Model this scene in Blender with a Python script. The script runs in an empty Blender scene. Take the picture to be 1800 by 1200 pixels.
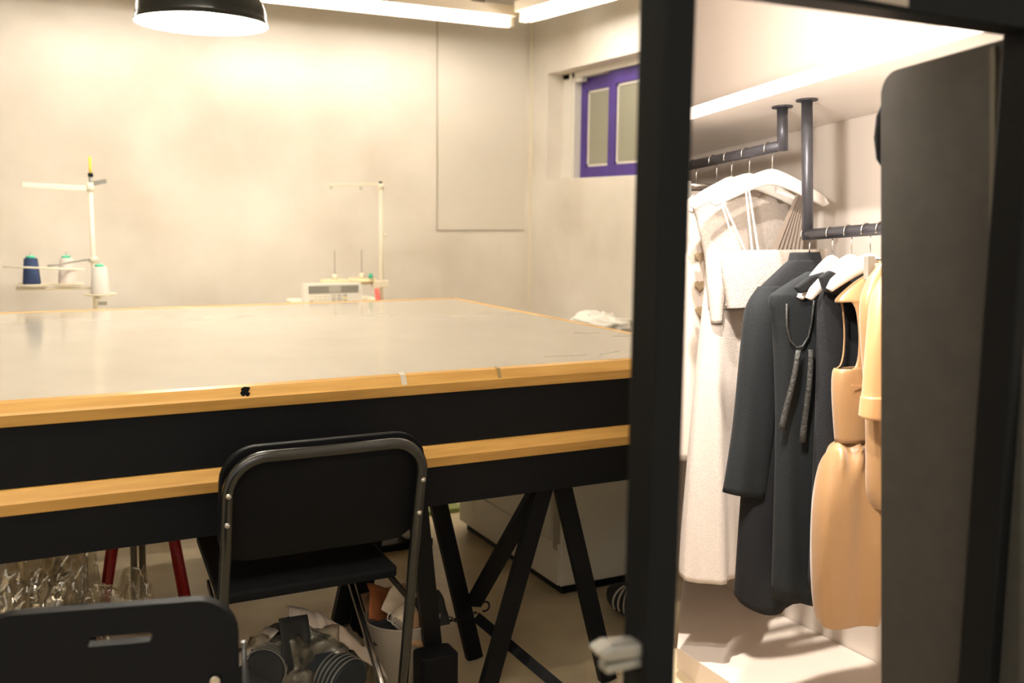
import bpy, bmesh, math, random
from math import sin, cos, radians, pi, sqrt, atan2
from mathutils import Vector, Matrix, noise
random.seed(7)
scene = bpy.context.scene
col = scene.collection

# ---------------------------------------------------------------- camera, world, exposure
F_PX = 1750.0; YAW = radians(27.2); PITCH = radians(7.35); ROLL = radians(0.57); EYE = 1.3
CAM = Vector((0, 0, EYE))
fw = Vector((sin(YAW) * cos(PITCH), cos(YAW) * cos(PITCH), -sin(PITCH)))
r0 = Vector((cos(YAW), -sin(YAW), 0)); u0 = r0.cross(fw)
rc = r0 * cos(ROLL) + u0 * sin(ROLL); uc_ = u0 * cos(ROLL) - r0 * sin(ROLL)
cd = bpy.data.cameras.new('camera'); cam = bpy.data.objects.new('camera', cd); col.objects.link(cam)
m = Matrix((rc, uc_, -fw)).transposed().to_4x4(); m.translation = CAM; cam.matrix_world = m
cd.sensor_width = 36; cd.lens = 36 * F_PX / 1800; cd.clip_start = .02
cd.dof.use_dof = True; cd.dof.focus_distance = 2.35; cd.dof.aperture_fstop = 3.2
scene.camera = cam
w = bpy.data.worlds.new('world'); scene.world = w; w.use_nodes = True
w.node_tree.nodes['Background'].inputs[0].default_value = (1, .93, .82, 1)
w.node_tree.nodes['Background'].inputs[1].default_value = .3
scene.view_settings.view_transform = 'Standard'; scene.view_settings.look = 'None'
scene.view_settings.exposure = 1.5; scene.view_settings.gamma = 1; scene.view_settings.use_curve_mapping = False
WARM = (1, .9, .72)

# alcove frame: a mirror reflection built solid, turned and slightly pitched against the workroom
S = .93
TILT = radians(4.25); ANG = radians(5.885)
Yp = Vector((0, cos(TILT), -sin(TILT))); Zp = Vector((0, sin(TILT), cos(TILT))); Xp = Vector((1, 0, 0))
Uv = Xp * sin(ANG) + Yp * cos(ANG); Vv = Xp * cos(ANG) - Yp * sin(ANG)
MC = Matrix((Uv, Vv, Zp)).transposed().to_4x4(); MC.translation = CAM
def CP(u, v, z): return MC @ (Vector((u, v, z)) * S)

def spot(name, loc, target, power, size, angle, color, blend=.4):
    l = bpy.data.lights.new(name, 'SPOT'); l.energy = power; l.shadow_soft_size = size; l.spot_size = radians(angle)
    l.spot_blend = blend; l.color = color
    o = bpy.data.objects.new(name, l); col.objects.link(o); o.location = loc
    o.rotation_euler = (Vector(target) - Vector(loc)).to_track_quat('-Z', 'Y').to_euler(); return o
spot('alcove_spot_fill', CP(1.42, .93, .80), CP(2.30, 1.75, -.3), 22, .016, 120, (1, .91, .82), .6)
spot('alcove_spot_fill', CP(1.60, 1.00, .30), CP(2.40, 1.95, .1), 12, .03, 140, (1, .91, .82), .6)  # low unseen fill added to lift the shelf underside and back wall
spot('alcove_spot_fill', CP(2.10, 1.30, 1.20), CP(2.30, 1.66, -1.15), 145, .022, 70, (1, .91, .82), .8)

# ---------------------------------------------------------------- materials
def mat(name, c, rough=.5, metal=0, spec=.5, var=0, vscale=8, bump=0, bscale=60, emit=None, estr=0, coat=0, c2=None, stretch=None, sheen=0, trans=0, vdetail=4):
    M = bpy.data.materials.new(name); M.use_nodes = True; nt = M.node_tree; b = nt.nodes['Principled BSDF']
    b.inputs['Base Color'].default_value = (*c, 1); b.inputs['Roughness'].default_value = rough
    b.inputs['Metallic'].default_value = metal; b.inputs['Specular IOR Level'].default_value = spec
    b.inputs['Coat Weight'].default_value = coat; b.inputs['Coat Roughness'].default_value = .08
    b.inputs['Sheen Weight'].default_value = sheen; b.inputs['Transmission Weight'].default_value = trans
    if emit: b.inputs['Emission Color'].default_value = (*emit, 1); b.inputs['Emission Strength'].default_value = estr
    if var or bump:
        tc = nt.nodes.new('ShaderNodeTexCoord'); mp = nt.nodes.new('ShaderNodeMapping')
        nt.links.new(tc.outputs['Object'], mp.inputs[0])
        if stretch: mp.inputs['Scale'].default_value = stretch
    if var:
        n = nt.nodes.new('ShaderNodeTexNoise'); n.inputs['Scale'].default_value = vscale; n.inputs['Detail'].default_value = vdetail
        nt.links.new(mp.outputs[0], n.inputs['Vector'])
        r = nt.nodes.new('ShaderNodeValToRGB'); r.color_ramp.elements[0].position = .3; r.color_ramp.elements[1].position = .7
        d = c2 if c2 else tuple(x * (1 - var) for x in c)
        r.color_ramp.elements[0].color = (*d, 1); r.color_ramp.elements[1].color = (*c, 1)
        nt.links.new(n.outputs['Fac'], r.inputs[0]); nt.links.new(r.outputs[0], b.inputs['Base Color'])
    if bump:
        n = nt.nodes.new('ShaderNodeTexNoise'); n.inputs['Scale'].default_value = bscale; n.inputs['Detail'].default_value = 5
        nt.links.new(mp.outputs[0], n.inputs['Vector'])
        k = nt.nodes.new('ShaderNodeBump'); k.inputs['Strength'].default_value = bump; k.inputs['Distance'].default_value = .004
        nt.links.new(n.outputs['Fac'], k.inputs['Height']); nt.links.new(k.outputs[0], b.inputs['Normal'])
    return M
M = {}
M['plaster'] = mat('plaster', (.80, .745, .66), .75, var=.13, vscale=1.9, bump=.12, bscale=40, c2=(.63, .565, .475), vdetail=7)
M['panel'] = mat('panel', (.72, .665, .575), .7, var=.06, vscale=2)
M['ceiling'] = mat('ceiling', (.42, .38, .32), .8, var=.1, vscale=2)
M['concrete'] = mat('concrete', (.80, .67, .45), .28, spec=.5, var=.5, vscale=3.2, c2=(.50, .41, .265), vdetail=7)
M['white_wall'] = mat('white_wall', (.84, .77, .70), .7, var=.04, vscale=3)
M['fascia'] = mat('fascia', (.86, .81, .76), .5)
M['platform'] = mat('platform', (.80, .70, .61), .55, var=.04, vscale=5)
M['black'] = mat('black_steel', (.007, .0075, .0085), .42, spec=.15)
M['black_board'] = mat('black_board', (.0075, .008, .009), .6, spec=.12)
M['black_frame'] = mat('black_frame', (.008, .0088, .009), .45, spec=.08)
M['tube_black'] = mat('chair_tube', (.010, .011, .010), .27, spec=.8)
M['vinyl'] = mat('vinyl_pad', (.006, .0065, .0075), .55, spec=.1)
M['plastic_black'] = mat('black_plastic', (.007, .0075, .0085), .5, spec=.1)
M['chrome'] = mat('chrome', (.55, .53, .5), .22, metal=1)
M['wood'] = mat('wood_edge', (.68, .40, .115), .36, spec=.45, var=.25, vscale=5, stretch=(1, 14, 14), c2=(.56, .31, .08))
M['table_top'] = mat('table_top', (.47, .425, .355), .13, spec=.6, var=.1, vscale=5, c2=(.44, .395, .325))
M['bounce_board'] = mat('bounce_board', (.72, .62, .46), .6, var=.1, vscale=6)
M['tape'] = mat('tape', (.62, .57, .46), .4)
M['tape_dark'] = mat('tape_dark', (.30, .22, .10), .4)
M['enamel_black'] = mat('enamel_black', (.012, .013, .012), .16, spec=.6)
M['enamel_white'] = mat('enamel_white', (.85, .84, .8), .35)
M['tube_light'] = mat('fluorescent', (1, 1, 1), .5, emit=(1, .95, .87), estr=15)
M['bulb'] = mat('bulb', (1, 1, 1), .5, emit=(1, .95, .84), estr=150)
M['fixture'] = mat('fixture', (.62, .52, .38), .45)
M['cream_paint'] = mat('cream_paint', (.76, .69, .54), .4)
M['white_paint'] = mat('white_paint', (.74, .70, .62), .4)
M['cabinet'] = mat('cabinet_white', (.84, .79, .68), .35)
M['handle_grey'] = mat('handle_grey', (.42, .38, .29), .4)
M['purple'] = mat('purple_paint', (.075, .035, .27), .35, var=.25, vscale=10)
M['frosted'] = mat('frosted_glass', (.30, .29, .215), .3, spec=.5)
M['navy'] = mat('navy_thread', (.012, .03, .09), .7, bump=.5, bscale=300, stretch=(.2, .2, 6))
M['pink_thread'] = mat('pink_thread', (.72, .62, .56), .7, bump=.4, bscale=300, stretch=(.2, .2, 6))
M['grey_thread'] = mat('grey_thread', (.66, .62, .56), .7, bump=.4, bscale=300, stretch=(.2, .2, 6))
M['green_core'] = mat('green_core', (.06, .45, .27), .5)
M['yellow'] = mat('yellow_cap', (.85, .65, .06), .5)
M['red'] = mat('red_paint', (.42, .012, .012), .35)
M['red2'] = mat('red_plastic', (.75, .12, .09), .4)
M['display'] = mat('display_grey', (.22, .21, .18), .3)
M['button_grey'] = mat('button_grey', (.40, .38, .32), .5)
M['button_yellow'] = mat('button_yellow', (.75, .62, .30), .5)
M['pad_cream'] = mat('pad_cream', (.72, .60, .36), .7)
M['green'] = mat('green_mat', (.28, .34, .10), .5)
M['cream_wool'] = mat('cream_wool', (.64, .56, .495), .85, var=.10, vscale=160, bump=.5, bscale=380, sheen=.2)
M['cream_wool2'] = mat('cream_wool_warm', (.68, .58, .49), .85, var=.08, vscale=160, bump=.4, bscale=380, sheen=.2)
M['cream_felt'] = mat('cream_felt', (.57, .50, .44), .9, var=.14, vscale=120, bump=.8, bscale=260, sheen=.2)
M['taupe'] = mat('taupe_pleats', (.30, .245, .2), .8)
M['button_brown'] = mat('button_brown', (.20, .16, .12), .45)
M['heart'] = mat('heart_button', (.30, .22, .13), .4)
M['black_cloth'] = mat('black_cloth', (.012, .0128, .0145), .85, bump=.4, bscale=300, sheen=.04, spec=.25)
M['black_cloth2'] = mat('black_cloth_green', (.011, .0135, .0150), .85, bump=.3, bscale=300, sheen=.04, spec=.25)
M['black_crinkle'] = mat('black_crinkle', (.03, .03, .028), .6, bump=1, bscale=120, spec=.4)
M['gold'] = mat('gold_satin', (.33, .185, .076), .42, spec=.6, sheen=.3, bump=.1, bscale=300)
M['gold_light'] = mat('gold_cotton', (.46, .255, .105), .48, spec=.5, sheen=.25)
M['hanger'] = mat('white_hanger', (.86, .82, .78), .4)
M['rail'] = mat('rail_steel', (.09, .09, .105), .42, metal=.6)
M['felt'] = mat('grey_felt', (.042, .040, .032), .85, var=.2, vscale=30, bump=.15, bscale=400)
M['felt_edge'] = mat('felt_edge', (.075, .07, .045), .6)
M['label'] = mat('label_sticker', (.34, .28, .225), .6)
M['metal_pale'] = mat('metal_pale', (.34, .33, .29), .4, metal=.6)
M['bin_white'] = mat('bin_white', (.42, .37, .30), .5)
M['paper'] = mat('paper', (.66, .56, .44), .7)
M['card'] = mat('card', (.40, .24, .12), .7)
M['rust'] = mat('rust_cloth', (.34, .11, .035), .8)
M['stripe'] = mat('stripe_white', (.62, .57, .48), .6)
M['piping'] = mat('piping', (.17, .16, .14), .7)
M['lining'] = mat('pale_lining', (.66, .56, .47), .6, var=.25, vscale=12)
M['dark_scrap'] = mat('dark_scrap', (.02, .021, .023), .8, bump=.5, bscale=60)
M['navy_scrap'] = mat('navy_scrap', (.012, .02, .026), .75)
def plastic(name, tint, gloss=.35, rough=.12):
    Mx = bpy.data.materials.new(name); Mx.use_nodes = True; nt = Mx.node_tree; nt.nodes.clear()
    o = nt.nodes.new('ShaderNodeOutputMaterial'); t = nt.nodes.new('ShaderNodeBsdfTransparent'); t.inputs[0].default_value = (*tint, 1)
    g = nt.nodes.new('ShaderNodeBsdfGlossy'); g.inputs['Roughness'].default_value = rough; g.inputs[0].default_value = (.95, .9, .8, 1)
    d = nt.nodes.new('ShaderNodeBsdfDiffuse'); d.inputs[0].default_value = (.6, .54, .42, 1)
    f = nt.nodes.new('ShaderNodeFresnel'); f.inputs[0].default_value = 1.45
    a = nt.nodes.new('ShaderNodeMath'); a.operation = 'MULTIPLY_ADD'; a.inputs[1].default_value = 1.2; a.inputs[2].default_value = gloss
    nt.links.new(f.outputs[0], a.inputs[0])
    m1 = nt.nodes.new('ShaderNodeMixShader'); m2 = nt.nodes.new('ShaderNodeMixShader'); m1.inputs[0].default_value = .12
    nt.links.new(t.outputs[0], m1.inputs[1]); nt.links.new(d.outputs[0], m1.inputs[2])
    nt.links.new(a.outputs[0], m2.inputs[0]); nt.links.new(m1.outputs[0], m2.inputs[1]); nt.links.new(g.outputs[0], m2.inputs[2])
    nt.links.new(m2.outputs[0], o.inputs[0]); return Mx
M['clear'] = plastic('clear_plastic', (.9, .88, .82), .32)
M['clear_dim'] = plastic('clear_plastic_dim', (.80, .78, .72), .03, .25)

# ---------------------------------------------------------------- mesh helpers
class MB:
    def __init__(s): s.v = []; s.f = []; s.sm = []
    def add(s, vs, fs, smooth=False):
        n = len(s.v); s.v += [Vector(x) for x in vs]; s.f += [tuple(i + n for i in q) for q in fs]; s.sm += [smooth] * len(fs); return s
    def box(s, a, b):
        x0, y0, z0 = a; x1, y1, z1 = b
        return s.add([(x0, y0, z0), (x1, y0, z0), (x1, y1, z0), (x0, y1, z0), (x0, y0, z1), (x1, y0, z1), (x1, y1, z1), (x0, y1, z1)],
                     [(0, 3, 2, 1), (4, 5, 6, 7), (0, 1, 5, 4), (1, 2, 6, 5), (2, 3, 7, 6), (3, 0, 4, 7)])
    def prism(s, poly, axis, lo, hi):       # polygon in the other two axes, extruded along axis
        n = len(poly); vs = []
        for t in (lo, hi):
            for (p, q) in poly: vs.append({'x': (t, p, q), 'y': (p, t, q), 'z': (p, q, t)}[axis])
        fs = [tuple(range(n - 1, -1, -1)), tuple(range(n, 2 * n))] + [(i, (i + 1) % n, n + (i + 1) % n, n + i) for i in range(n)]
        return s.add(vs, fs)
    def bar(s, a, b, w, d, up=(0, 1, 0)):   # flat bar from a to b; w across, d along `up`
        a = Vector(a); b = Vector(b); t = (b - a).normalized(); up = Vector(up); x = t.cross(up).normalized(); y = x.cross(t).normalized()
        vs = [p + x * sx * w / 2 + y * sy * d / 2 for p in (a, b) for sx, sy in ((-1, -1), (1, -1), (1, 1), (-1, 1))]
        return s.add(vs, [(0, 1, 2, 3), (7, 6, 5, 4), (0, 4, 5, 1), (1, 5, 6, 2), (2, 6, 7, 3), (3, 7, 4, 0)])
    def tube(s, pts, r, n=10, caps=True):
        pts = [Vector(p) for p in pts]; rs = r if isinstance(r, (list, tuple)) else [r] * len(pts)
        base = []; t0 = (pts[1] - pts[0]).normalized(); x = t0.orthogonal().normalized(); vs = []
        for i, p in enumerate(pts):
            t = (pts[min(i + 1, len(pts) - 1)] - pts[max(i - 1, 0)]).normalized()
            x = (x - t * x.dot(t)).normalized(); y = t.cross(x)
            vs += [p + (x * cos(2 * pi * k / n) + y * sin(2 * pi * k / n)) * rs[i] for k in range(n)]
        fs = [(i * n + k, i * n + (k + 1) % n, (i + 1) * n + (k + 1) % n, (i + 1) * n + k) for i in range(len(pts) - 1) for k in range(n)]
        s.add(vs, fs, True)
        if caps:
            e = (len(pts) - 1) * n; m0 = len(s.v) - len(vs)
            s.f += [tuple(m0 + k for k in range(n - 1, -1, -1)), tuple(m0 + e + k for k in range(n))]; s.sm += [False, False]
        return s
    def lathe(s, prof, c=(0, 0, 0), n=28, smooth=True, cap=True):
        vs = []; cx, cy, cz = c
        for (r, z) in prof: vs += [(cx + r * cos(2 * pi * k / n), cy + r * sin(2 * pi * k / n), cz + z) for k in range(n)]
        fs = [(i * n + k, i * n + (k + 1) % n, (i + 1) * n + (k + 1) % n, (i + 1) * n + k) for i in range(len(prof) - 1) for k in range(n)]
        s.add(vs, fs, smooth); e = (len(prof) - 1) * n; m0 = len(s.v) - len(vs)
        if cap and prof[0][0] > 1e-4: s.f.append(tuple(m0 + k for k in range(n - 1, -1, -1))); s.sm.append(False)
        if cap and prof[-1][0] > 1e-4: s.f.append(tuple(m0 + e + k for k in range(n))); s.sm.append(False)
        return s
    def build(s, name, material, parent=None, origin=(0, 0, 0), matrix=None, bevel=0, solid=0, subsurf=0, scale=1):
        me = bpy.data.meshes.new(name); o0 = Vector(origin)
        me.from_pydata([(v - o0) * scale for v in s.v], [], s.f); me.polygons.foreach_set('use_smooth', s.sm); me.update()
        me.materials.append(M[material]); o = bpy.data.objects.new(name, me); col.objects.link(o)
        if parent: o.parent = parent; o.location = o0 * scale
        elif matrix is not None: o.matrix_world = matrix @ Matrix.Translation(o0 * scale)
        else: o.location = o0
        if solid: k = o.modifiers.new('solid', 'SOLIDIFY'); k.thickness = solid; k.offset = 0
        if subsurf: k = o.modifiers.new('sub', 'SUBSURF'); k.levels = subsurf; k.render_levels = subsurf
        if bevel: k = o.modifiers.new('bev', 'BEVEL'); k.width = bevel; k.segments = 2; k.limit_method = 'ANGLE'; k.angle_limit = radians(40)
        return o
def tag(o, label=None, cat=None, group=None, kind=None):
    if label: o['label'] = label
    if cat: o['category'] = cat
    if group: o['group'] = group
    if kind: o['kind'] = kind
    return o
def thing(name, label, cat, loc=(0, 0, 0), rz=0, group=None, matrix=None):
    o = bpy.data.objects.new(name, None); col.objects.link(o); o.empty_display_size = .1
    if matrix is not None: o.matrix_world = matrix
    else: o.location = loc; o.rotation_euler = (0, 0, rz)
    return tag(o, label, cat, group)
def struct(o): o['kind'] = 'structure'; return o
def arc(c, r, a0, a1, n, f): return [f(c[0] + r * cos(a0 + (a1 - a0) * i / n), c[1] + r * sin(a0 + (a1 - a0) * i / n)) for i in range(n + 1)]
def rrect(x0, y0, x1, y1, r, n=6, rs=None):
    rs = rs or (r, r, r, r); pts = []
    for (cx, cy, a, rr) in ((x1 - rs[0], y1 - rs[0], 0, rs[0]), (x0 + rs[1], y1 - rs[1], pi / 2, rs[1]), (x0 + rs[2], y0 + rs[2], pi, rs[2]), (x1 - rs[3], y0 + rs[3], 1.5 * pi, rs[3])):
        pts += [(cx + rr * cos(a + pi / 2 * i / n), cy + rr * sin(a + pi / 2 * i / n)) for i in range(n + 1)] if rr > 0 else [(cx, cy)]
    return pts

# ---------------------------------------------------------------- room shell
XR, YB, ZC = 2.785, 5.2, 2.62
struct(MB().box((-2.4, -1.6, -.1), (3.2, 5.5, 0)).build('floor', 'concrete'))
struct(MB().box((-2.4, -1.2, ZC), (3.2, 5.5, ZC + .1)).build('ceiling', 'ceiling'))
wb = struct(MB().box((-2.4, YB, 0), (3.2, YB + .15, ZC)).build('wall_back', 'plaster'))
struct(MB().box((-2.4, .83, 0), (-2.3, YB, ZC)).build('wall_left', 'plaster'))
# access panel flush on the back wall
pn = MB().box((2.196, YB - .007, 1.203), (2.742, YB + .002, 2.60)).build('access_panel', 'panel', wb)
MB().tube([(2.231, YB - .007, 1.805), (2.231, YB - .013, 1.805)], .012, 12).build('panel_catch', 'cream_paint', wb)
jt = MB().box((2.188, YB - .002, 1.195), (2.196, YB + .001, 2.60)).box((2.188, YB - .002, 1.195), (2.742, YB + .001, 1.203))
jt.build('panel_joint', 'handle_grey', wb)
struct(MB().box((XR - .012, YB - .012, 0), (XR, YB, ZC)).build('trim_1', 'cream_paint'))
# right wall with window opening
WY0, WY1, WZ0, WZ1 = 3.98, 5.012, 1.485, 2.075
wr = MB().box((XR, 3.4, 0), (XR + .22, YB, WZ0)).box((XR, 3.4, WZ1), (XR + .22, YB, ZC))
wr.box((XR, WY1, WZ0), (XR + .22, YB, WZ1)).box((XR, 3.4, WZ0), (XR + .22, WY0, WZ1))
struct(wr.build('wall_right', 'plaster'))
XW = XR + .10
win = struct(thing('window_1', None, None, (XW, (WY0 + WY1) / 2, WZ0)))
def wpart(name, boxes, m_, bev=.002):
    b = MB(); c = win.location
    for a, d in boxes: b.box(Vector(a) - c, Vector(d) - c)
    return b.build(name, m_, win, bevel=bev)
wpart('window_frame', [((XW, 4.885, WZ0), (XW + .08, WY1, WZ1)), ((XW, WY0, WZ0), (XW + .08, WY1, WZ0 + .012)), ((XW, WY0, WZ1 - .03), (XW + .08, WY1, WZ1)), ((XW - .006, 4.91, WZ0), (XW, 4.935, WZ1))], 'white_paint')
wpart('pane_backing', [((XW + .11, WY0, WZ0), (XW + .115, WY1, WZ1))], 'black')
def sash(x, ya, yb, st):
    z0, z1 = WZ0 + .012, WZ1 - .035
    wpart('sash', [((x, ya, z0), (x + .03, ya + st, z1)), ((x, yb - st, z0), (x + .03, yb, z1)), ((x, ya + st, z0), (x + .03, yb - st, z0 + .062)), ((x, ya + st, z1 - .068), (x + .03, yb - st, z1))], 'purple')
    zz0, zz1 = z0 + .062, z1 - .068
    wpart('glazing_bead', [((x + .010, ya + st, zz0), (x + .02, ya + st + .012, zz1)), ((x + .010, yb - st - .012, zz0), (x + .02, yb - st, zz1)), ((x + .010, ya + st, zz0), (x + .02, yb - st, zz0 + .012)), ((x + .010, ya + st, zz1 - .012), (x + .02, yb - st, zz1))], 'white_paint', 0)
    wpart('pane', [((x + .016, ya + st, zz0), (x + .020, yb - st, zz1))], 'frosted', 0)
sash(XW + .045, 4.47, 4.885, .058); sash(XW + .008, 4.02, 4.545, .068)
wpart('window_latch', [((XW - .004, 4.80, WZ1 - .055), (XW + .03, 4.87, WZ1 - .032))], 'white_paint')

# partition running back from the black frame; separates workroom from display alcove
PD = Vector((.5857, .8105, 0)); PN = Vector((-PD.y, PD.x, 0))     # along, towards workroom
def wallquad(a, b, off0, off1, z0, z1):
    p = [PD * a + PN * off0, PD * b + PN * off0, PD * b + PN * off1, PD * a + PN * off1]
    return MB().prism([(q.x, q.y) for q in p], 'z', z0, z1)
struct(wallquad(1.10, 4.74, .002, .026, 0, ZC).build('wall_partition', 'plaster'))
struct(wallquad(1.10, 4.74, -.022, .002, 0, ZC).build('wall_partition_alcove', 'white_wall'))
# wall carrying the frame
FX0, FX1, FZ = .590, 1.24, 1.585
struct(MB().box((FX0, .832, FZ), (2.9, .872, ZC)).box((FX1, .832, 0), (2.9, .872, FZ)).build('wall_front', 'plaster'))
fr = struct(thing('mirror_frame', None, None, (FX0, .83, 0)))  # frame of a leaning mirror, built open onto a solid copy of its reflection
O = Vector((FX0, .83, 0))
def fpart(name, a, b, m_, bev=.002): return MB().box(Vector(a) - O, Vector(b) - O).build(name, m_, fr, bevel=bev)
fpart('stile', (FX0, .826, 0), (.627, .874, FZ), 'black_frame', .003)
fpart('stile', (1.142, .826, 0), (FX1, .874, FZ), 'black_frame', .003)
fpart('header', (.627, .826, 1.5285), (1.142, .874, FZ), 'black_frame', .003)
MB().add([Vector(q) - O for q in ((.838, .825, 1.535), (.918, .825, 1.533), (.918, .825, 1.566), (.838, .825, 1.566))], [(0, 1, 2, 3)]).build('label_sticker', 'label', fr, solid=.001)
MB().bar(Vector((1.146, .825, 1.533)) - O, Vector((1.190, .825, 1.575)) - O, .003, .002, (0, 1, 0)).build('mitre_joint', 'felt_edge', fr)
lt = MB().prism([(.534, .845), (.546, .832), (.592, .828), (.592, .846), (.552, .851)], 'y', .835, .862)
lt.v = [v - O for v in lt.v]; lt.build('latch', 'metal_pale', fr, bevel=.005)
MB().box(Vector((.548, .838, .818)) - O, Vector((.600, .858, .828)) - O).build('latch_plate', 'metal_pale', fr, bevel=.002)

# ---------------------------------------------------------------- display alcove (shelf, platform, rails) in its own frame
VF, VBK, ZP, ZS = 1.544, 2.015, -1.15, .447
def cbox(a, b): return MB().box(a, b)
def cbuild(mb, name, m_, parent=None, origin=(0, 0, 0), **k): return mb.build(name, m_, parent, origin, None if parent else MC, scale=S, **k)
struct(cbuild(cbox((.55, VBK, ZP - .02), (3.46, VBK + .05, 1.4)), 'wall_alcove', 'white_wall'))
AL = [(.55, VF), (2.64, VF), (3.38, VBK - .003), (.55, VBK - .003)]
pf = cbuild(MB().prism(AL, 'z', ZP - .16, ZP), 'platform', 'platform', origin=(1.6, 1.78, ZP - .16), bevel=.002)
tag(pf, 'low pale platform beneath the hanging clothes', 'platform')
sh = cbuild(MB().prism(AL, 'z', ZS, ZS + .036), 'display_shelf', 'fascia', origin=(1.6, 1.78, ZS), bevel=.001)
tag(sh, 'white shelf board above the clothes rails', 'shelf')
VR, ZH, ZL = 1.67, .343, .098
def cthing(name, label, cat, p, group=None):
    return thing(name, label, cat, group=group, matrix=MC @ Matrix.Translation(Vector(p) * S))
def rel(mb, p): mb.v = [v - Vector(p) for v in mb.v]; return mb
def rail(label, u_post, z, u_end, r=.0145):
    p = (u_post, VR, ZS); t = cthing('clothes_rail', label, 'rail', p, 'rails under the shelf')
    cbuild(rel(MB().lathe([(.028, -.004), (.028, 0)], p), p), 'flange', 'rail', t)
    cbuild(rel(MB().tube([(u_post, VR, ZS), (u_post, VR, z - r)], r, 20), p), 'post', 'rail', t)
    cbuild(rel(MB().tube([(u_post, VR, z), (u_end, VR, z)], r, 20), p), 'bar', 'rail', t)
rail('high black tubular rail with short post, holding the cream clothes', 2.262, ZH, 2.735)
rail('low black tubular rail with long post, holding the black and golden clothes', 2.158, ZL, 1.0)

def smooth_rows(rows, sub):
    out = []; n = len(rows)
    for i in range(n - 1):
        p0 = rows[max(i - 1, 0)]; p1 = rows[i]; p2 = rows[i + 1]; p3 = rows[min(i + 2, n - 1)]
        for k in range(sub):
            t = k / sub
            out.append([.5 * (2 * b + (c - a) * t + (2 * a - 5 * b + 4 * c - d) * t * t + (3 * b - a - 3 * c + d) * t ** 3) for a, b, c, d in zip(p0, p1, p2, p3)])
    out.append(list(rows[-1])); return out
def loft(rows, N=56, sub=7, fold=None, hem=None, power=.75, cap=True, hole=None):
    """rows (z, v0, v1, half thickness, u): hanging cloth shell; fold(v,zf,side)->du"""
    rs = smooth_rows(rows, sub); mb = MB(); vs = []; zt = rs[0][0]; zb = rs[-1][0]
    for (z, v0, v1, th, u) in rs:
        zf = (zt - z) / (zt - zb) if zt != zb else 0; vc = (v0 + v1) / 2; hw = (v1 - v0) / 2
        for k in range(N):
            t = 2 * pi * k / N; c = cos(t); s_ = sin(t)
            cv = math.copysign(abs(c) ** power, c); sv = math.copysign(abs(s_) ** power, s_)
            v = vc + hw * cv; uu = u - th * sv
            if fold: uu += fold(v, zf, sv)
            zz = z + (hem(v, sv) * max(0, zf) ** 6 if hem else 0)
            vs.append((uu, v, zz))
    fs = []
    for i in range(len(rs) - 1):
        for k in range(N):
            if hole and hole(rs[i][0], 2 * pi * (k + .5) / N): continue
            fs.append((i * N + k, (i + 1) * N + k, (i + 1) * N + (k + 1) % N, i * N + (k + 1) % N))
    mb.add(vs, fs, True)
    if cap: mb.f.append(tuple(range(N))); mb.sm.append(True)
    return mb
def folds(A, fr, ph=0, drift=0, top=.15, A2=0):
    def f(v, zf, sv):
        a = A * (top + (1 - top) * zf); return a * (sin(fr * v + ph + drift * zf) + A2 * sin(2.3 * fr * v + 1.7 * ph)) * abs(sv)
    return f
# hangers ---------------------------------------------------------------
def hanger(label, u, zr, half=.19, drop=.092, rz=0, clip=False, group='white hangers on the rails'):
    p = (u, VR, zr); t = cthing('clothes_hanger', label, 'hanger', p, group)
    if rz: t.matrix_world = t.matrix_world @ Matrix.Rotation(radians(rz), 4, 'Z')
    hk = [(0, .0165 * cos(a), .0165 * sin(a)) for a in [radians(200 - i * 20) for i in range(13)]]
    hk = [(0, -.0165, -.010)] + hk[1:] + [(0, .010, -.030), (0, .010, -.062)]
    hk = [(0, y - .0, z) for (_, y, z) in hk]
    cbuild(MB().tube(hk, .0019, 8), 'hook', 'chrome', t)
    z0 = -.055
    if clip:
        cbuild(MB().tube([(0, -half * .8, z0 - .02), (0, half * .8, z0 - .02)], .005, 10), 'crossbar', 'chrome', t)
        for sg in (-1, 1): cbuild(MB().box((-.008, sg * half * .72 - .011, z0 - .065), (.008, sg * half * .72 + .011, z0 - .008)), 'clip', 'metal_pale', t, bevel=.002)
        return t
    up = []; lo = []; n = 26
    for i in range(n + 1):
        x = -1 + 2 * i / n; ax = abs(x)
        zu = z0 - drop * (ax ** 1.45) * (1 - .12 * ax) + .0
        zl = zu - (.030 + .016 * (1 - ax) ** 2 + .006 * sin(pi * ax))
        if ax > .93: k = (ax - .93) / .07; mid = (zu + zl) / 2; zu = mid + (zu - mid) * sqrt(max(.02, 1 - k * k)); zl = mid + (zl - mid) * sqrt(max(.02, 1 - k * k))
        up.append((x * half + .006, zu)); lo.append((x * half + .006, zl))
    vs = []; fs = []
    for (y, zu), (_, zl) in zip(up, lo):
        zm = (zu + zl) / 2; h = (zu - zl) / 2
        for k in range(10):
            a = 2 * pi * k / 10; vs.append((.0085 * math.copysign(abs(cos(a)) ** .7, cos(a)), y, zm + h * math.copysign(abs(sin(a)) ** .7, sin(a))))
    for i in range(n):
        for k in range(10): fs.append((i * 10 + k, i * 10 + (k + 1) % 10, (i + 1) * 10 + (k + 1) % 10, (i + 1) * 10 + k))
    fs += [tuple(range(9, -1, -1)), tuple(n * 10 + k for k in range(10))]
    cbuild(MB().add(vs, fs, True), 'hanger_arms', 'hanger', t)
    return t
hanger('metal clip hanger at the far end of the high rail', 2.715, ZH, clip=True)
hanger('metal clip hanger on the high rail with the cream buttoned dress', 2.60, ZH, half=.13, clip=True)
hanger('white hanger on the high rail carrying the long cream dress', 2.52, ZH, half=.14, drop=.10)
hanger('white hanger on the high rail carrying the taupe pleated halter', 2.43, ZH)
hanger('white hanger nearest the short rail post, with the cream bustier straps', 2.322, ZH)
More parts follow.
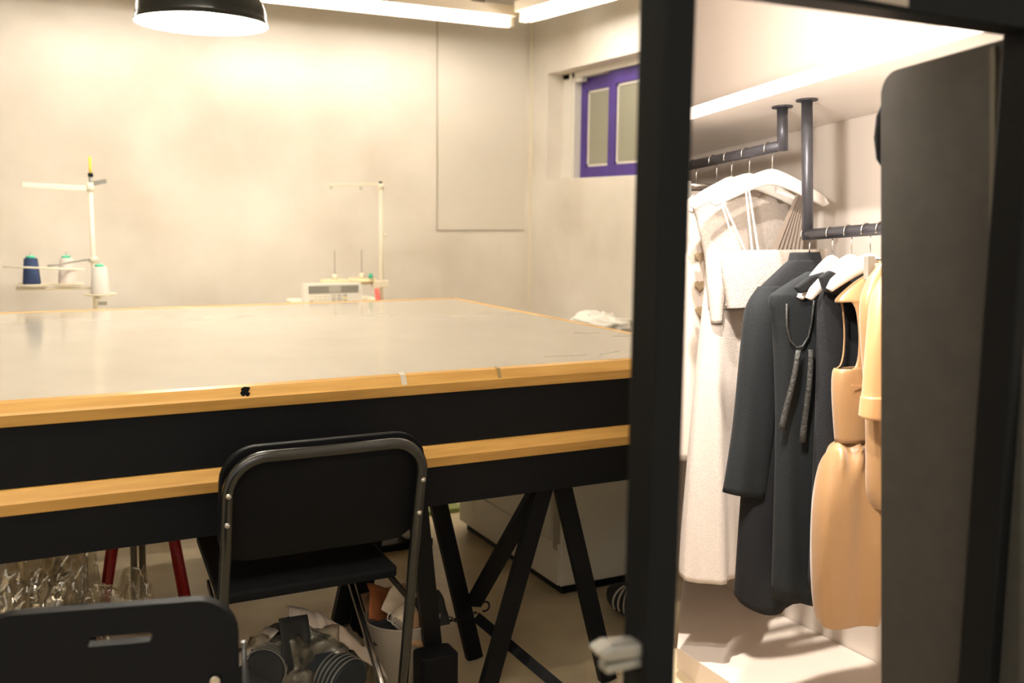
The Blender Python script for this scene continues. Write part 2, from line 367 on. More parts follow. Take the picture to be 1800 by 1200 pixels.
hanger('white hanger in the black long-sleeved coat beside the long rail post', 2.164, ZL, half=.125, drop=.085)
hanger('white hanger in the black tie-neck dress, its tip showing at the neck', 2.069, ZL, half=.135, drop=.10, rz=-17)
hanger('white hanger in the black wide-collared dress, its tip showing at the neck', 2.0, ZL, half=.148, drop=.10, rz=-9)
hanger('white hanger inside the golden sleeveless dress', 1.935, ZL, half=.12, drop=.075)
hanger('metal clip hanger at the golden coat', 1.885, ZL, half=.05, clip=True)
# garments ----------------------------------------------------------------
def garment(name, label, base, cat='clothing', group='clothes hanging in the alcove'): return cthing(name, label, cat, base, group)
def gpart(t, base, mb, name, m_, **k): return cbuild(rel(mb, base), name, m_, t, **k)
def heart(u, v, z, r=.017):
    pts = []
    for i in range(24):
        a = 2 * pi * i / 24; x = 16 * sin(a) ** 3; y = 13 * cos(a) - 5 * cos(2 * a) - 2 * cos(3 * a) - cos(4 * a); pts.append((v + x * r / 17, z + y * r / 17))
    return MB().prism(pts, 'x', u - .006, u)
# cream heart-button dress
b = (2.60, 1.66, -.56); t = garment('buttoned_dress', 'cream sleeveless dress with heart-shaped buttons down the front edge', b, 'dress')
gpart(t, b, loft([(.235, 1.575, 1.77, .010, 2.60), (.19, 1.55, 1.795, .018, 2.60), (.08, 1.57, 1.78, .024, 2.60), (.0, 1.545, 1.80, .03, 2.60), (-.25, 1.54, 1.81, .03, 2.60), (-.556, 1.53, 1.83, .032, 2.60)], fold=folds(.012, 55, 1, 0), sub=8), 'dress_body', 'cream_wool2', solid=.003)
for z in (.055, -.030, -.105): gpart(t, b, heart(2.553, 1.585, z), 'button', 'heart')
# clip-hung beige skirt, mostly behind
b = (2.70, 1.68, -.3); t = garment('clipped_skirt', 'beige skirt held by the metal clip hanger', b, 'skirt')
gpart(t, b, loft([(.255, 1.55, 1.80, .008, 2.70), (.20, 1.545, 1.81, .012, 2.70), (-.30, 1.52, 1.83, .025, 2.70)], fold=folds(.008, 60, 2)), 'skirt_body', 'cream_felt', solid=.003)
# long cream coat-dress
b = (2.50, 1.60, -.90); t = garment('long_dress', 'long cream wool dress reaching lowest of the cream clothes', b, 'dress')
gpart(t, b, loft([(.225, 1.62, 1.72, .012, 2.51), (.19, 1.565, 1.775, .016, 2.51), (.05, 1.58, 1.74, .026, 2.50), (-.02, 1.575, 1.72, .034, 2.50), (-.12, 1.565, 1.70, .036, 2.50), (-.45, 1.525, 1.705, .04, 2.50), (-.70, 1.50, 1.70, .045, 2.50), (-.885, 1.485, 1.692, .048, 2.50)], fold=folds(.020, 46, .6, .8, .1, .3), hem=lambda v, sv: -.012 * sv, sub=8), 'dress_body', 'cream_wool', solid=.003)
gpart(t, b, loft([(.03, 1.575, 1.61, .016, 2.462), (-.03, 1.562, 1.612, .02, 2.462), (-.14, 1.57, 1.60, .014, 2.462)], N=20, power=.9), 'sleeve', 'cream_wool', solid=.003)
# cream bodice with brown buttons (behind the bustier)
b = (2.475, 1.70, -.1); t = garment('cream_waistcoat', 'cream felt waistcoat with two round brown buttons near the shoulder', b, 'waistcoat')
gpart(t, b, loft([(.262, 1.60, 1.79, .010, 2.475), (.215, 1.52, 1.86, .014, 2.475), (.15, 1.535, 1.855, .018, 2.475), (.04, 1.56, 1.84, .022, 2.475), (-.10, 1.57, 1.83, .024, 2.475)], fold=folds(.005, 40, 1)), 'bodice', 'cream_felt', solid=.003)
for (v, z) in ((1.800, .213), (1.838, .190)): gpart(t, b, MB().tube([(2.452, v, z), (2.445, v, z)], [.0105, .0095], 16), 'button', 'button_brown')
# taupe pleated halter
b = (2.415, 1.80, .04); t = garment('pleated_halter', 'taupe pleated halter strap fanning out below its hanger', b, 'top')
for i in range(7):
    f0 = i / 7; f1 = (i + 1) / 7
    top = lambda q: 1.826 + .030 * q
    bot = lambda q: 1.712 + .120 * q
    mid0, mid1 = (f0 * .35 + f1 * .65), f1
    vs = [(2.408, top(f0), .228), (2.400, top(mid0), .230), (2.412, top(f1), .228), (2.412, bot(f0), .02), (2.390, bot(mid0), .02), (2.414, bot(f1), .02)]
    gpart(t, b, MB().add(vs, [(0, 3, 4, 1), (1, 4, 5, 2)]), 'pleat', 'taupe', solid=.002)
# bustier with thin straps on the nearest high hanger
b = (2.31, 1.68, -.09); t = garment('bustier_top', 'cream wool bustier hanging by thin pairs of straps', b, 'top')
gpart(t, b, loft([(.060, 1.515, 1.845, .012, 2.31), (.056, 1.508, 1.850, .022, 2.31), (.0, 1.510, 1.846, .027, 2.31), (-.06, 1.520, 1.84, .026, 2.31), (-.102, 1.526, 1.835, .024, 2.31)], fold=folds(.005, 22, .4, 1, .6), hem=lambda v, sv: .01 * sin(9 * v), sub=6, cap=False), 'bustier_body', 'cream_felt', solid=.004)
for (v0, z0, v1) in ((1.498, .205, 1.545), (1.503, .205, 1.575), (1.578, .250, 1.592), (1.586, .252, 1.612)):
    gpart(t, b, MB().bar((2.304, v0, z0), (2.292, v1, .05), .0055, .0015, (1, 0, 0)), 'strap', 'cream_wool2')
# black long-sleeved coat
b = (2.164, 1.62, -.86); t = garment('black_coat', 'long black coat with a stand collar and full sleeves, hanging first beside the long post', b, 'coat')
gpart(t, b, loft([(.030, 1.615, 1.72, .016, 2.164), (.0, 1.575, 1.765, .022, 2.164), (-.045, 1.522, 1.815, .03, 2.164), (-.10, 1.505, 1.83, .036, 2.164), (-.35, 1.49, 1.84, .04, 2.164), (-.60, 1.465, 1.86, .045, 2.164), (-.845, 1.447, 1.875, .05, 2.164)], fold=folds(.012, 40, .5, .5, .1, .3), hem=lambda v, sv: -.028 * sv + .012 * sin(28 * v), sub=8), 'coat_body', 'black_cloth', solid=.003)
gpart(t, b, loft([(-.035, 1.520, 1.575, .022, 2.158), (-.09, 1.482, 1.575, .036, 2.155), (-.20, 1.462, 1.555, .038, 2.150), (-.38, 1.437, 1.545, .038, 2.150), (-.555, 1.402, 1.515, .036, 2.150)], N=32, fold=folds(.006, 60, 0, 1.5), hem=lambda v, sv: -.025 * (v - 1.40) / .11, power=.9), 'sleeve', 'black_cloth2', solid=.003)
gpart(t, b, loft([(.052, 1.632, 1.715, .018, 2.175), (.01, 1.618, 1.725, .022, 2.170)], N=28, cap=False), 'collar', 'black_cloth', solid=.004)
# black tie-neck dress
b = (2.069, 1.64, -.84); t = garment('tie_neck_dress', 'black dress with a scooped neckline and two crinkled ties', b, 'dress')
gpart(t, b, loft([(.0, 1.60, 1.72, .018, 2.069), (-.045, 1.508, 1.79, .026, 2.069), (-.07, 1.488, 1.80, .03, 2.069), (-.16, 1.500, 1.80, .033, 2.069), (-.40, 1.505, 1.82, .036, 2.069), (-.82, 1.49, 1.85, .042, 2.069)], fold=folds(.010, 44, 1.2, .5, .1, .3), hem=lambda v, sv: -.02 * sv + .01 * sin(30 * v), sub=8), 'dress_body', 'black_cloth2', solid=.003)
gpart(t, b, MB().tube([(2.031, v - .045, z) for v, z in ((1.553, -.075), (1.553, -.13), (1.562, -.165), (1.580, -.185), (1.600, -.182), (1.617, -.160), (1.628, -.12), (1.634, -.07))], .0026, 8), 'neckline_piping', 'black_crinkle')
for (v0, v1, z1, wd) in ((1.535, 1.487, -.385, .022), (1.573, 1.550, -.42, .022)):
    pts = [(2.022 - .004 * sin(5 * q), v0 + (v1 - v0) * q, -.19 + (z1 + .19) * q) for q in [i / 10 for i in range(11)]]
    mb = MB(); vs = []
    for i, pnt in enumerate(pts): vs += [(pnt[0], pnt[1] - wd / 2 * (.7 + .3 * i / 10), pnt[2]), (pnt[0] - .007, pnt[1], pnt[2]), (pnt[0], pnt[1] + wd / 2 * (.7 + .3 * i / 10), pnt[2])]
    mb.add(vs, [f_ for i in range(10) for f_ in ((3 * i, 3 * i + 3, 3 * i + 4, 3 * i + 1), (3 * i + 1, 3 * i + 4, 3 * i + 5, 3 * i + 2))], True)
    gpart(t, b, mb, 'tie', 'black_crinkle', solid=.002)
gpart(t, b, MB().prism([(1.700, -.045), (1.680, .012), (1.600, -.002), (1.570, -.008), (1.522, -.036), (1.538, -.052), (1.560, -.047), (1.612, -.036)], 'x', 2.012, 2.028), 'collar', 'black_cloth', bevel=.005)
# black wide-collared dress
b = (2.0, 1.66, -.85); t = garment('collared_dress', 'black dress with a broad turned-down collar next to the golden dress', b, 'dress')
gpart(t, b, loft([(.0, 1.62, 1.76, .018, 2.0), (-.05, 1.59, 1.82, .024, 2.0), (-.10, 1.580, 1.83, .028, 2.0), (-.30, 1.575, 1.83, .032, 2.0), (-.80, 1.55, 1.86, .04, 2.0)], fold=folds(.010, 50, .2, .5, .1, .3), hem=lambda v, sv: -.02 * sv + .012 * sin(26 * v), sub=8), 'dress_body', 'black_cloth', solid=.003)
gpart(t, b, MB().prism([(1.740, -.050), (1.700, .0), (1.668, -.033), (1.576, .004), (1.548, -.012), (1.564, -.048), (1.610, -.058), (1.652, -.066)], 'x', 1.950, 1.968), 'collar', 'black_cloth', bevel=.005)
# golden sleeveless dress with gathered skirt
b = (1.93, 1.66, -.86); t = garment('golden_dress', 'golden satin sleeveless dress with open armhole and gathered balloon skirt', b, 'dress')
def armhole(z, a): return -.232 < z < -.072 and (cos(a) < -.8 or (sin(a) < 0 and -.70 < cos(a) < .2))
gpart(t, b, loft([(-.005, 1.675, 1.72, .010, 1.93), (-.03, 1.625, 1.77, .014, 1.93), (-.066, 1.578, 1.81, .026, 1.93), (-.078, 1.588, 1.80, .030, 1.93), (-.10, 1.597, 1.785, .034, 1.93), (-.15, 1.603, 1.775, .036, 1.93), (-.20, 1.599, 1.785, .037, 1.93), (-.226, 1.588, 1.80, .037, 1.93), (-.240, 1.572, 1.82, .037, 1.93), (-.30, 1.570, 1.82, .038, 1.93), (-.41, 1.577, 1.82, .034, 1.93)], hole=armhole, sub=6, N=64, fold=folds(.002, 30, 0)), 'bodice', 'gold', solid=.003)
for dz in (.0,):
    gpart(t, b, MB().bar((1.889, 1.585, -.268), (1.888, 1.640, -.273), .003, .002, (1, 0, 0)), 'dart_seam', 'gold_light')
def gather(v, zf, sv):
    g = math.exp(-((zf - .05) / .12) ** 2); k = min(1, zf * 2.2)
    crease = abs(sin(24 * v + .9 + .8 * zf)) ** .6 - .6
    return (.016 * g * (abs(sin(68 * v + 6 * zf)) * 2 - 1) + .034 * k * crease + .006 * sin(95 * v) * (1 - .6 * zf)) * abs(sv)
gpart(t, b, loft([(-.400, 1.580, 1.82, .028, 1.93), (-.412, 1.575, 1.82, .030, 1.93), (-.43, 1.555, 1.83, .048, 1.93), (-.48, 1.532, 1.84, .062, 1.93), (-.57, 1.512, 1.86, .07, 1.93), (-.70, 1.508, 1.865, .07, 1.93), (-.80, 1.517, 1.86, .066, 1.93), (-.838, 1.528, 1.85, .06, 1.93)], fold=gather, hem=lambda v, sv: -.018 * sv + .012 * sin(20 * v), sub=9, N=90, power=.85), 'skirt', 'gold', solid=.003)
# golden coat
b = (1.855, 1.68, -.56); t = garment('golden_coat', 'golden cotton coat with a cuffed sleeve beside the grey felt panel', b, 'coat')
gpart(t, b, loft([(.02, 1.655, 1.72, .014, 1.87), (-.03, 1.615, 1.76, .022, 1.87), (-.10, 1.600, 1.79, .03, 1.87), (-.30, 1.615, 1.81, .034, 1.87), (-.42, 1.610, 1.82, .036, 1.86), (-.52, 1.612, 1.83, .04, 1.86), (-.56, 1.628, 1.83, .04, 1.86)], fold=folds(.008, 40, 2)), 'coat_body', 'gold', solid=.003)
gpart(t, b, loft([(-.01, 1.635, 1.665, .016, 1.835), (-.06, 1.598, 1.672, .026, 1.828), (-.14, 1.582, 1.668, .030, 1.822), (-.27, 1.570, 1.655, .030, 1.822), (-.29, 1.566, 1.652, .030, 1.822)], N=36, fold=folds(.005, 60, 1, 1), power=.9), 'sleeve', 'gold_light', solid=.003)
gpart(t, b, loft([(-.288, 1.564, 1.653, .032, 1.822), (-.335, 1.558, 1.648, .032, 1.822)], N=36, power=.9, cap=False, hem=lambda v, sv: -.006 * sv), 'cuff', 'gold_light', solid=.003)

# dark felt panel standing inside the opening, with rounded corner
VP_ = 1.15; k_ = VP_ / .85
pz0 = -1.318; p_u = lambda x: x * k_
poly = rrect(p_u(.755), pz0, p_u(.962), p_u(.234), .03, 8, rs=(.036, 0, 0, 0))
b = (p_u(.87), VP_ + .012, pz0)
t = cthing('felt_panel', 'tall dark grey felt panel with a rounded top corner inside the black frame', 'panel', b)
cbuild(rel(MB().prism(poly, 'y', VP_, VP_ + .024), b), 'felt_board', 'felt', t, bevel=.003)
cbuild(rel(MB().box((p_u(.790), VP_ - .004, pz0), (p_u(.797), VP_ + .002, p_u(.228))), b), 'edge_strip', 'felt_edge', t, bevel=.001)
cbuild(rel(MB().tube([(p_u(.964), VP_ + .010, p_u(.200)), (p_u(.968), VP_ + .010, p_u(.185)), (p_u(.970), VP_ + .010, p_u(.16)), (p_u(.968), VP_ + .010, p_u(.135)), (p_u(.962), VP_ + .010, p_u(.122))], [.003, .008, .010, .008, .003], 12), b), 'knob', 'plastic_black', t)

# ---------------------------------------------------------------- cutting table
TX0, TXR, TY0, TY1, TZ = -1.7, 1.80, 2.165, 4.06, .921
ct = thing('cutting_table', 'large cutting table with glossy pale top and wooden edging', 'table', (0, 3, 0))
TO = Vector((0, 3, 0))
def tpart(mb, name, m_, **k): return rel(mb, TO).build(name, m_, ct, **k)
CLX, CLY = 1.490, 2.56      # corner cut where the table meets the partition: front end, right edge end
def clip_x(y): return min(TXR, PD.x / PD.y * y + (-.045) / PD.y)
def clip_poly(y0, y1, xr, inset=0):
    ys = None; a = clip_x(y0) - inset
    yc = (xr + .045 / PD.y) * PD.y / PD.x
    pts = [(TX0, y0), (a, y0)] + ([(xr, yc)] if yc > y0 else []) + [(xr, y1), (TX0, y1)]
    return pts
tpart(MB().prism(clip_poly(TY0 + .026, TY1 - .02, TXR - .02), 'z', TZ - .045, TZ), 'table_top', 'table_top')
def edge(z, h, name, y0=TY0, tilt=.0):
    x1 = clip_x(y0) - .005
    prof = [(y0 + .026, z), (y0 + .014, z - .004), (y0 + .004, z - .5 * h + .004), (y0, z - .52 * h), (y0 + .009, z - h + .002), (y0 + .011, z - h), (y0 + .026, z - h)]
    mb = MB().prism(prof, 'x', TX0, x1); return tpart(mb, name, 'wood')
edge(TZ, .052, 'front_edge')
yc = (TXR + .045 / PD.y) * PD.y / PD.x
tpart(MB().box((TXR - .02, yc, TZ - .05), (TXR, TY1, TZ + .002)), 'side_edge', 'wood', bevel=.003)
tpart(MB().box((TX0, TY1 - .02, TZ - .05), (TXR - .02, TY1, TZ + .002)), 'back_edge', 'wood', bevel=.003)
tpart(MB().prism(clip_poly(TY0 + .02, TY1 - .03, TXR - .03), 'z', .742, TZ - .046), 'upper_apron', 'black_board')
edge(.742, .054, 'lower_edge')
tpart(MB().prism(clip_poly(TY0 + .026, TY1 - .03, TXR - .03), 'z', .692, .7415), 'lower_board', 'bounce_board')  # unseen pale underside added to bounce light back onto the floor
xe = clip_x(TY0 + .02) - .01
tpart(MB().box((TX0, TY0 + .016, .590), (xe, TY0 + .05, .690)), 'front_rail', 'black_board')
tpart(MB().box((TX0, TY1 - .09, .590), (TXR - .05, TY1 - .05, .690)), 'back_rail', 'black_board')
# tape, blot, pencil marks
tpart(MB().prism([(TY0 + .027, TZ + .0012), (TY0 + .013, TZ - .0025), (TY0 + .003, TZ - .024), (TY0 + .0018, TZ - .024), (TY0 + .012, TZ - .0015), (TY0 + .027, TZ + .002)], 'x', .824, .838), 'tape_strip', 'tape')
tpart(MB().prism([(TY0 + .027, TZ + .0012), (TY0 + .013, TZ - .0025), (TY0 + .003, TZ - .024), (TY0 + .0018, TZ - .024), (TY0 + .012, TZ - .0015), (TY0 + .027, TZ + .002)], 'x', 1.078, 1.086), 'tape_strip', 'tape_dark')
bl = MB()
for (x, z, r) in ((.462, .910, .0085), (.457, .904, .006), (.468, .913, .0045), (.466, .902, .005)):
    bl.add([(x + r * cos(a) * (1 + .2 * sin(3 * a)), TY0 + .0068 - (.910 - z) * .45, z + r * sin(a)) for a in [2 * pi * i / 12 for i in range(12)]], [tuple(range(12))])
tpart(bl, 'ink_blot', 'black_board', solid=.002)
for (x0, y0, x1, y1) in ((1.28, 2.30, 1.40, 2.285), (1.44, 2.275, 1.52, 2.31), (1.62, 2.72, 1.70, 2.70), (1.69, 2.60, 1.74, 2.59)):
    tpart(MB().bar((x0, y0, TZ + .0004), (x1, y1, TZ + .0004), .004, .0006, (0, 0, 1)), 'pencil_mark', 'handle_grey')

# trestles --------------------------------------------------------------
def trestle(label, base, legs, extra=()):
    t = thing('trestle', label, 'trestle', base, group='black steel trestles under the table'); B_ = Vector(base)
    mb = MB().bar(Vector(legs[0][0]) + Vector((-.06, 0, .012)) - B_, Vector(legs[1][0]) + Vector((.06, 0, .012)) - B_, .05, .018, (0, 0, 1)); mb.build('head_plate', 'black', t)
    for a, b_ in legs: MB().bar(Vector(a) - B_, Vector(b_) - B_, .048, .022).build('leg', 'black', t)
    for nm, a, b_, wd, dp in extra: MB().bar(Vector(a) - B_, Vector(b_) - B_, wd, dp).build(nm, 'black', t)
trestle('black steel trestle nearest the white cabinet, with a diagonal brace', (1.275, 2.25, 0),
        [((1.262, 2.262, .575), (1.100, 2.285, 0)), ((1.318, 2.262, .575), (1.462, 2.235, 0))],
        [('brace', (1.250, 2.275, .565), (1.160, 2.485, .185), .046, .02), ('stretcher', (1.165, 2.470, .150), (1.290, 2.20, .028), .03, .016)])
trestle('black steel trestle set further in behind the waste bin', (.955, 2.51, 0),
        [((.885, 2.51, .665), (.735, 2.53, 0)), ((1.020, 2.51, .665), (1.184, 2.525, 0))])
trestle('black steel trestle behind the folding chair with the wide tubular back', (.80, 2.25, 0),
        [((.865, 2.42, .575), (.845, 2.66, 0)), ((.900, 2.262, .575), (.972, 2.295, 0))])
# chain hooked between two trestle legs
ch = thing('chain', 'short black chain with a hook hanging between trestle legs', 'chain', (1.07, 2.47, .15)); co = ch.location
p0 = Vector((1.062, 2.455, .170)); p1 = Vector((1.158, 2.465, .170))
for i in range(6):
    q = (i + .5) / 6; c = p0.lerp(p1, q) - Vector((0, 0, .012 * sin(pi * q))); t_ = (p1 - p0).normalized(); sd = Vector((0, 1, 0)) if i % 2 else Vector((0, 0, 1))
    ring = [c + t_ * (.013 * cos(a)) + sd * (.006 * sin(a)) for a in [2 * pi * k / 14 for k in range(15)]]
    MB().tube([r_ - co for r_ in ring], .0018, 6, False).build('chain_link', 'black', ch)
hk = [Vector((1.183 + .014 * cos(a), 2.455, .185 + .014 * sin(a))) for a in [radians(-120 + 22 * k) for k in range(12)]]
MB().tube([r_ - co for r_ in hk], .003, 8).build('chain_hook', 'black', ch)

# ---------------------------------------------------------------- folding chair with tubular back
fc = thing('folding_chair', 'black folding chair with a wide tubular back, pushed up to the cutting table', 'chair', (.593, 2.1, 0))
FO = Vector((.593, 2.1, 0))
def cpart(mb, name, m_, p=fc, o=FO, **k): return rel(mb, o).build(name, m_, p, **k)
def backY(z): return 1.985 + (.78 - z) * .26
xl, xr_ = .385, .806; ztop = .806; rad = .075
path = [(xl - .012, backY(0) , 0.0), (xl - .008, backY(.3), .3), (xl, backY(.6), .6)]
path += [(xl, backY(ztop - rad), ztop - rad)]
path += [(xl + rad - rad * cos(a), backY(ztop - rad + rad * sin(a)) + .016 * sin(a) * 0, ztop - rad + rad * sin(a)) for a in [pi / 2 * i / 8 for i in range(1, 9)]]
for i in range(1, 10):
    q = i / 10; x = xl + rad + (xr_ - xl - 2 * rad) * q; path.append((x, backY(ztop) + .014 * sin(pi * q), ztop - .004 * sin(pi * q)))
path += [(xr_ - rad + rad * sin(a), backY(ztop - rad + rad * cos(a)), ztop - rad + rad * cos(a)) for a in [pi / 2 * i / 8 for i in range(0, 9)]]
path += [(xr_, backY(.6), .6), (xr_ + .006, backY(.3), .3), (xr_ + .012, backY(0), 0)]
cpart(MB().tube(path, .0125, 14), 'back_tube', 'tube_black')
# backrest pad: curved sheet behind the tube (table side)
pad = MB(); vs = []; nx, nz = 16, 10; prof = rrect(xl - .012, .56, xr_ + .012, ztop + .018, .07, 8)
n = len(prof)
def py(x, z): q = (x - xl) / (xr_ - xl); return backY(z) + .018 + .020 * sin(pi * min(1, max(0, q)))
vs = [(x, py(x, z), z) for x, z in prof] + [(x, py(x, z) + .022, z) for x, z in prof] + [(.595, py(.595, .69), .69), (.595, py(.595, .69) + .026, .69)]
fs = [(i, (i + 1) % n, n + (i + 1) % n, n + i) for i in range(n)] + [((i + 1) % n, i, 2 * n) for i in range(n)] + [(n + i, n + (i + 1) % n, 2 * n + 1) for i in range(n)]
pad.add(vs, fs, True); cpart(pad, 'backrest_pad', 'vinyl', bevel=.004)
for (x, z) in ((xl, .73), (xl - .001, .665), (xr_, .715), (xr_ - .001, .635)):
    cpart(MB().lathe([(.0, .006), (.004, .005), (.0065, .001), (.007, 0)], (0, 0, 0), 12), 'rivet', 'chrome', o=Vector((0, 0, 0))).matrix_local = Matrix.Translation(Vector((x, backY(z) - .012, z)) - FO) @ Matrix.Rotation(pi / 2, 4, 'X')
# seat
st = MB(); sp = [(xl + .012, 2.150), (xr_ - .004, 2.150), (xr_ + .002, 2.165), (xr_ - .012, 2.52), (xr_ - .05, 2.55), (xl + .06, 2.55), (xl + .02, 2.52), (xl + .004, 2.165)]
sz = lambda y: .437 + (y - 2.15) * .08
st.add([(x, y, sz(y)) for x, y in sp] + [(x, y, sz(y) + .024) for x, y in sp], [tuple(range(7, -1, -1)), tuple(range(8, 16))] + [(i, (i + 1) % 8, 8 + (i + 1) % 8, 8 + i) for i in range(8)])
cpart(st, 'seat', 'vinyl', bevel=.006)
for x in (xl + .022, .716):
    cpart(MB().tube([(x, 2.27, .440), (x, 2.0, .235), (x - .003, 1.70, .006)], .0085, 12), 'rear_leg', 'chrome')
for x, xs in ((xl - .004, 1), (xr_ + .004, -1)):
    cpart(MB().bar((x, backY(.405), .405), (x + xs * .012, 2.30, .440), .016, .006, (1, 0, 0)), 'seat_link', 'tube_black')
cpart(MB().tube([(xl + .02, 1.755, .048), (.716, 1.755, .048)], .007, 10), 'leg_crossbar', 'chrome')

# second folding chair with slot handle
sc = thing('folding_chair', 'black plastic folding chair with a slot handle cut in its back', 'chair', (.115, 1.51, 0), radians(-13.7))
hw, zt = .183, .725
pr_ = rrect(-hw, .46, hw, zt, .05, 8, rs=(.06, .06, .03, .03))
sl = rrect(-.030, .668, .062, .682, .006, 3)
bm = bmesh.new()
def ringverts(poly, y): return [bm.verts.new((x, y, z)) for x, z in poly]
me = bpy.data.meshes.new('back_panel')
for y in (-.011, .011):
    pass
o1 = ringverts(pr_, -.011); i1 = ringverts(sl, -.011)
e1 = [bm.edges.new((a[k], a[(k + 1) % len(a)])) for a in (o1, i1) for k in range(len(a))]
bmesh.ops.triangle_fill(bm, use_beauty=True, edges=e1)
ext = bmesh.ops.extrude_face_region(bm, geom=list(bm.faces)); bmesh.ops.translate(bm, verts=[g for g in ext['geom'] if isinstance(g, bmesh.types.BMVert)], vec=(0, .022, 0))
bmesh.ops.recalc_face_normals(bm, faces=bm.faces); bm.to_mesh(me); bm.free(); me.materials.append(M['plastic_black'])
bp = bpy.data.objects.new('back_panel', me); col.objects.link(bp); bp.parent = sc
for s_ in (-1, 1):
    MB().tube([(s_ * (hw + .008), -.02, .66), (s_ * (hw + .010), 0, .50), (s_ * (hw + .014), .10, .25), (s_ * (hw + .016), .20, .0)], [.003, .010, .010, .010], 10).build('front_leg', 'tube_black', sc)
    MB().tube([(s_ * (hw - .010), .10, .42), (s_ * (hw - .012), -.10, .20), (s_ * (hw - .014), -.26, .0)], .009, 10).build('rear_leg', 'tube_black', sc)
MB().prism(rrect(-hw + .005, .02, hw - .005, .38, .04, 5), 'z', .42, .445).build('seat', 'plastic_black', sc, bevel=.005)
MB().tube([(.148, -.012, .600), (.148, -.020, .600)], [.010, .007], 12).build('bolt', 'chrome', sc)

# ---------------------------------------------------------------- lamps
lc = Vector((.655, 3.62, 1.935))
pl_ = thing('pendant_lamp', 'black enamel dome pendant lamp with white inside over the table', 'lamp', lc)
R = .218
outer = [(R + .004, -.004), (R + .005, .0), (R, .004)] + [(R * cos(a) ** .9, .185 * sin(a)) for a in [radians(4 + 6 * i) for i in range(13)]] + [(.05, .186), (.045, .215), (.03, .235), (.0, .236)]
MB().lathe(outer, n=48, cap=False).build('shade', 'enamel_black', pl_)
inner = [(R + .003, -.0045)] + [((R - .004) * cos(a) ** .9, .178 * sin(a)) for a in [radians(2 + 6 * i) for i in range(14)]] + [(.0, .178)]
il = MB().lathe(inner[::-1], n=48, cap=False); il.build('shade_liner', 'enamel_white', pl_)
MB().lathe([(0, .012), (.025, .018), (.042, .042), (.045, .067), (.034, .11), (.018, .15), (.018, .175)], n=20).build('bulb', 'bulb', pl_)
MB().tube([(0, 0, .23), (0, 0, ZC - lc.z)], .004, 8).build('cord', 'enamel_black', pl_)
MB().lathe([(.05, ZC - lc.z), (.045, ZC - lc.z - .02), (.0, ZC - lc.z - .022)], n=20).build('ceiling_rose', 'enamel_black', pl_)
def fluoro(label, a, b, side):
    a = Vector(a); b = Vector(b); t = (b - a).normalized(); L = (b - a).length
    f = thing('fluorescent_light', label, 'light', a, atan2(t.y, t.x), group='fluorescent battens along the walls')
    MB().box((0, -.05, .02), (L, .05, .07)).build('housing', 'fixture', f)
    MB().box((-.01, side * .050 - .002, -.022), (L + .01, side * .050 + .002, .07)).build('shield', 'fixture', f)
    MB().tube([(.03, 0, -.008), (L - .03, 0, -.008)], .016, 14).build('tube', 'tube_light', f)
    for x in (.012, L - .012): MB().box((x - .012, -.018, -.028), (x + .012, .018, .02)).build('lamp_holder', 'cream_paint', f)
    for q in (.15, .85): MB().tube([(L * q, 0, .07), (L * q, 0, ZC - a.z)], .005, 8).build('hanger_rod', 'fixture', f)
fluoro('long fluorescent batten hung along the back wall', (-.05, 4.76, 2.285), (2.43, 4.76, 2.285), 1)
fluoro('fluorescent batten hung over the near edge of the cutting table', (-1.5, 1.95, 2.46), (.90, 1.95, 2.46), -1)
fluoro('added unseen fluorescent batten just before the near edge of the cutting table', (-1.5, 1.60, 2.46), (.75, 1.60, 2.46), -1)  # second overhead batten added to brighten the bevel of the wood edge
for lb, y in (('nearest the cutting table', -.30), ('furthest from the cutting table', -.75)):  # unseen battens added behind the camera to light the floor under the table
    fluoro('added unseen fill batten of the entrance side, ' + lb, (-1.6, y, 2.25), (.50, y, 2.25), -1)
fluoro('fluorescent batten hung along the window wall', (2.415, 4.62, 2.285), (2.545, 3.55, 2.285), 1)
tag(MB().tube([(2.28, 4.86, 2.36), (2.28, 4.86, ZC)], .035, 16).build('ceiling_pipe', 'ceiling', None, (2.28, 4.86, 2.36)), 'grey pipe dropping from the ceiling by the light corner', 'pipe')

# ---------------------------------------------------------------- cabinet and things behind the table
cb = thing('drawer_cabinet', 'white cabinet with grey recessed pull standing on the floor under the table', 'cabinet', (1.82, 3.24, 0))
CO = Vector((1.82, 3.24, 0))
def kpart(mb, name, m_, **k): return rel(mb, CO).build(name, m_, cb, **k)
kpart(MB().box((1.665, 2.845, .0), (1.93, 3.63, .035)), 'plinth', 'black')
kpart(MB().box((1.648, 2.825, .035), (1.955, 3.655, .58)), 'cabinet_body', 'cabinet', bevel=.004)
for (z0, z1) in ((.04, .185), (.19, .39), (.395, .575)): kpart(MB().box((1.638, 2.89 if z0 > .1 else 2.83, z0), (1.648, 3.648, z1)), 'drawer_front', 'cabinet', bevel=.002)
kpart(MB().box((1.637, 2.835, .16), (1.648, 2.865, .575)), 'pull_strip', 'handle_grey', bevel=.002)
wc = tag(MB().box((1.985, 3.12, 0), (2.19, 3.5, .83)).build('storage_box', 'cabinet', None, (2.09, 3.31, 0), bevel=.005), 'pale storage box beside the right end of the table', 'box')
def crumple(mb_fn, amp, sc_, seed, sm=True):
    return mb_fn
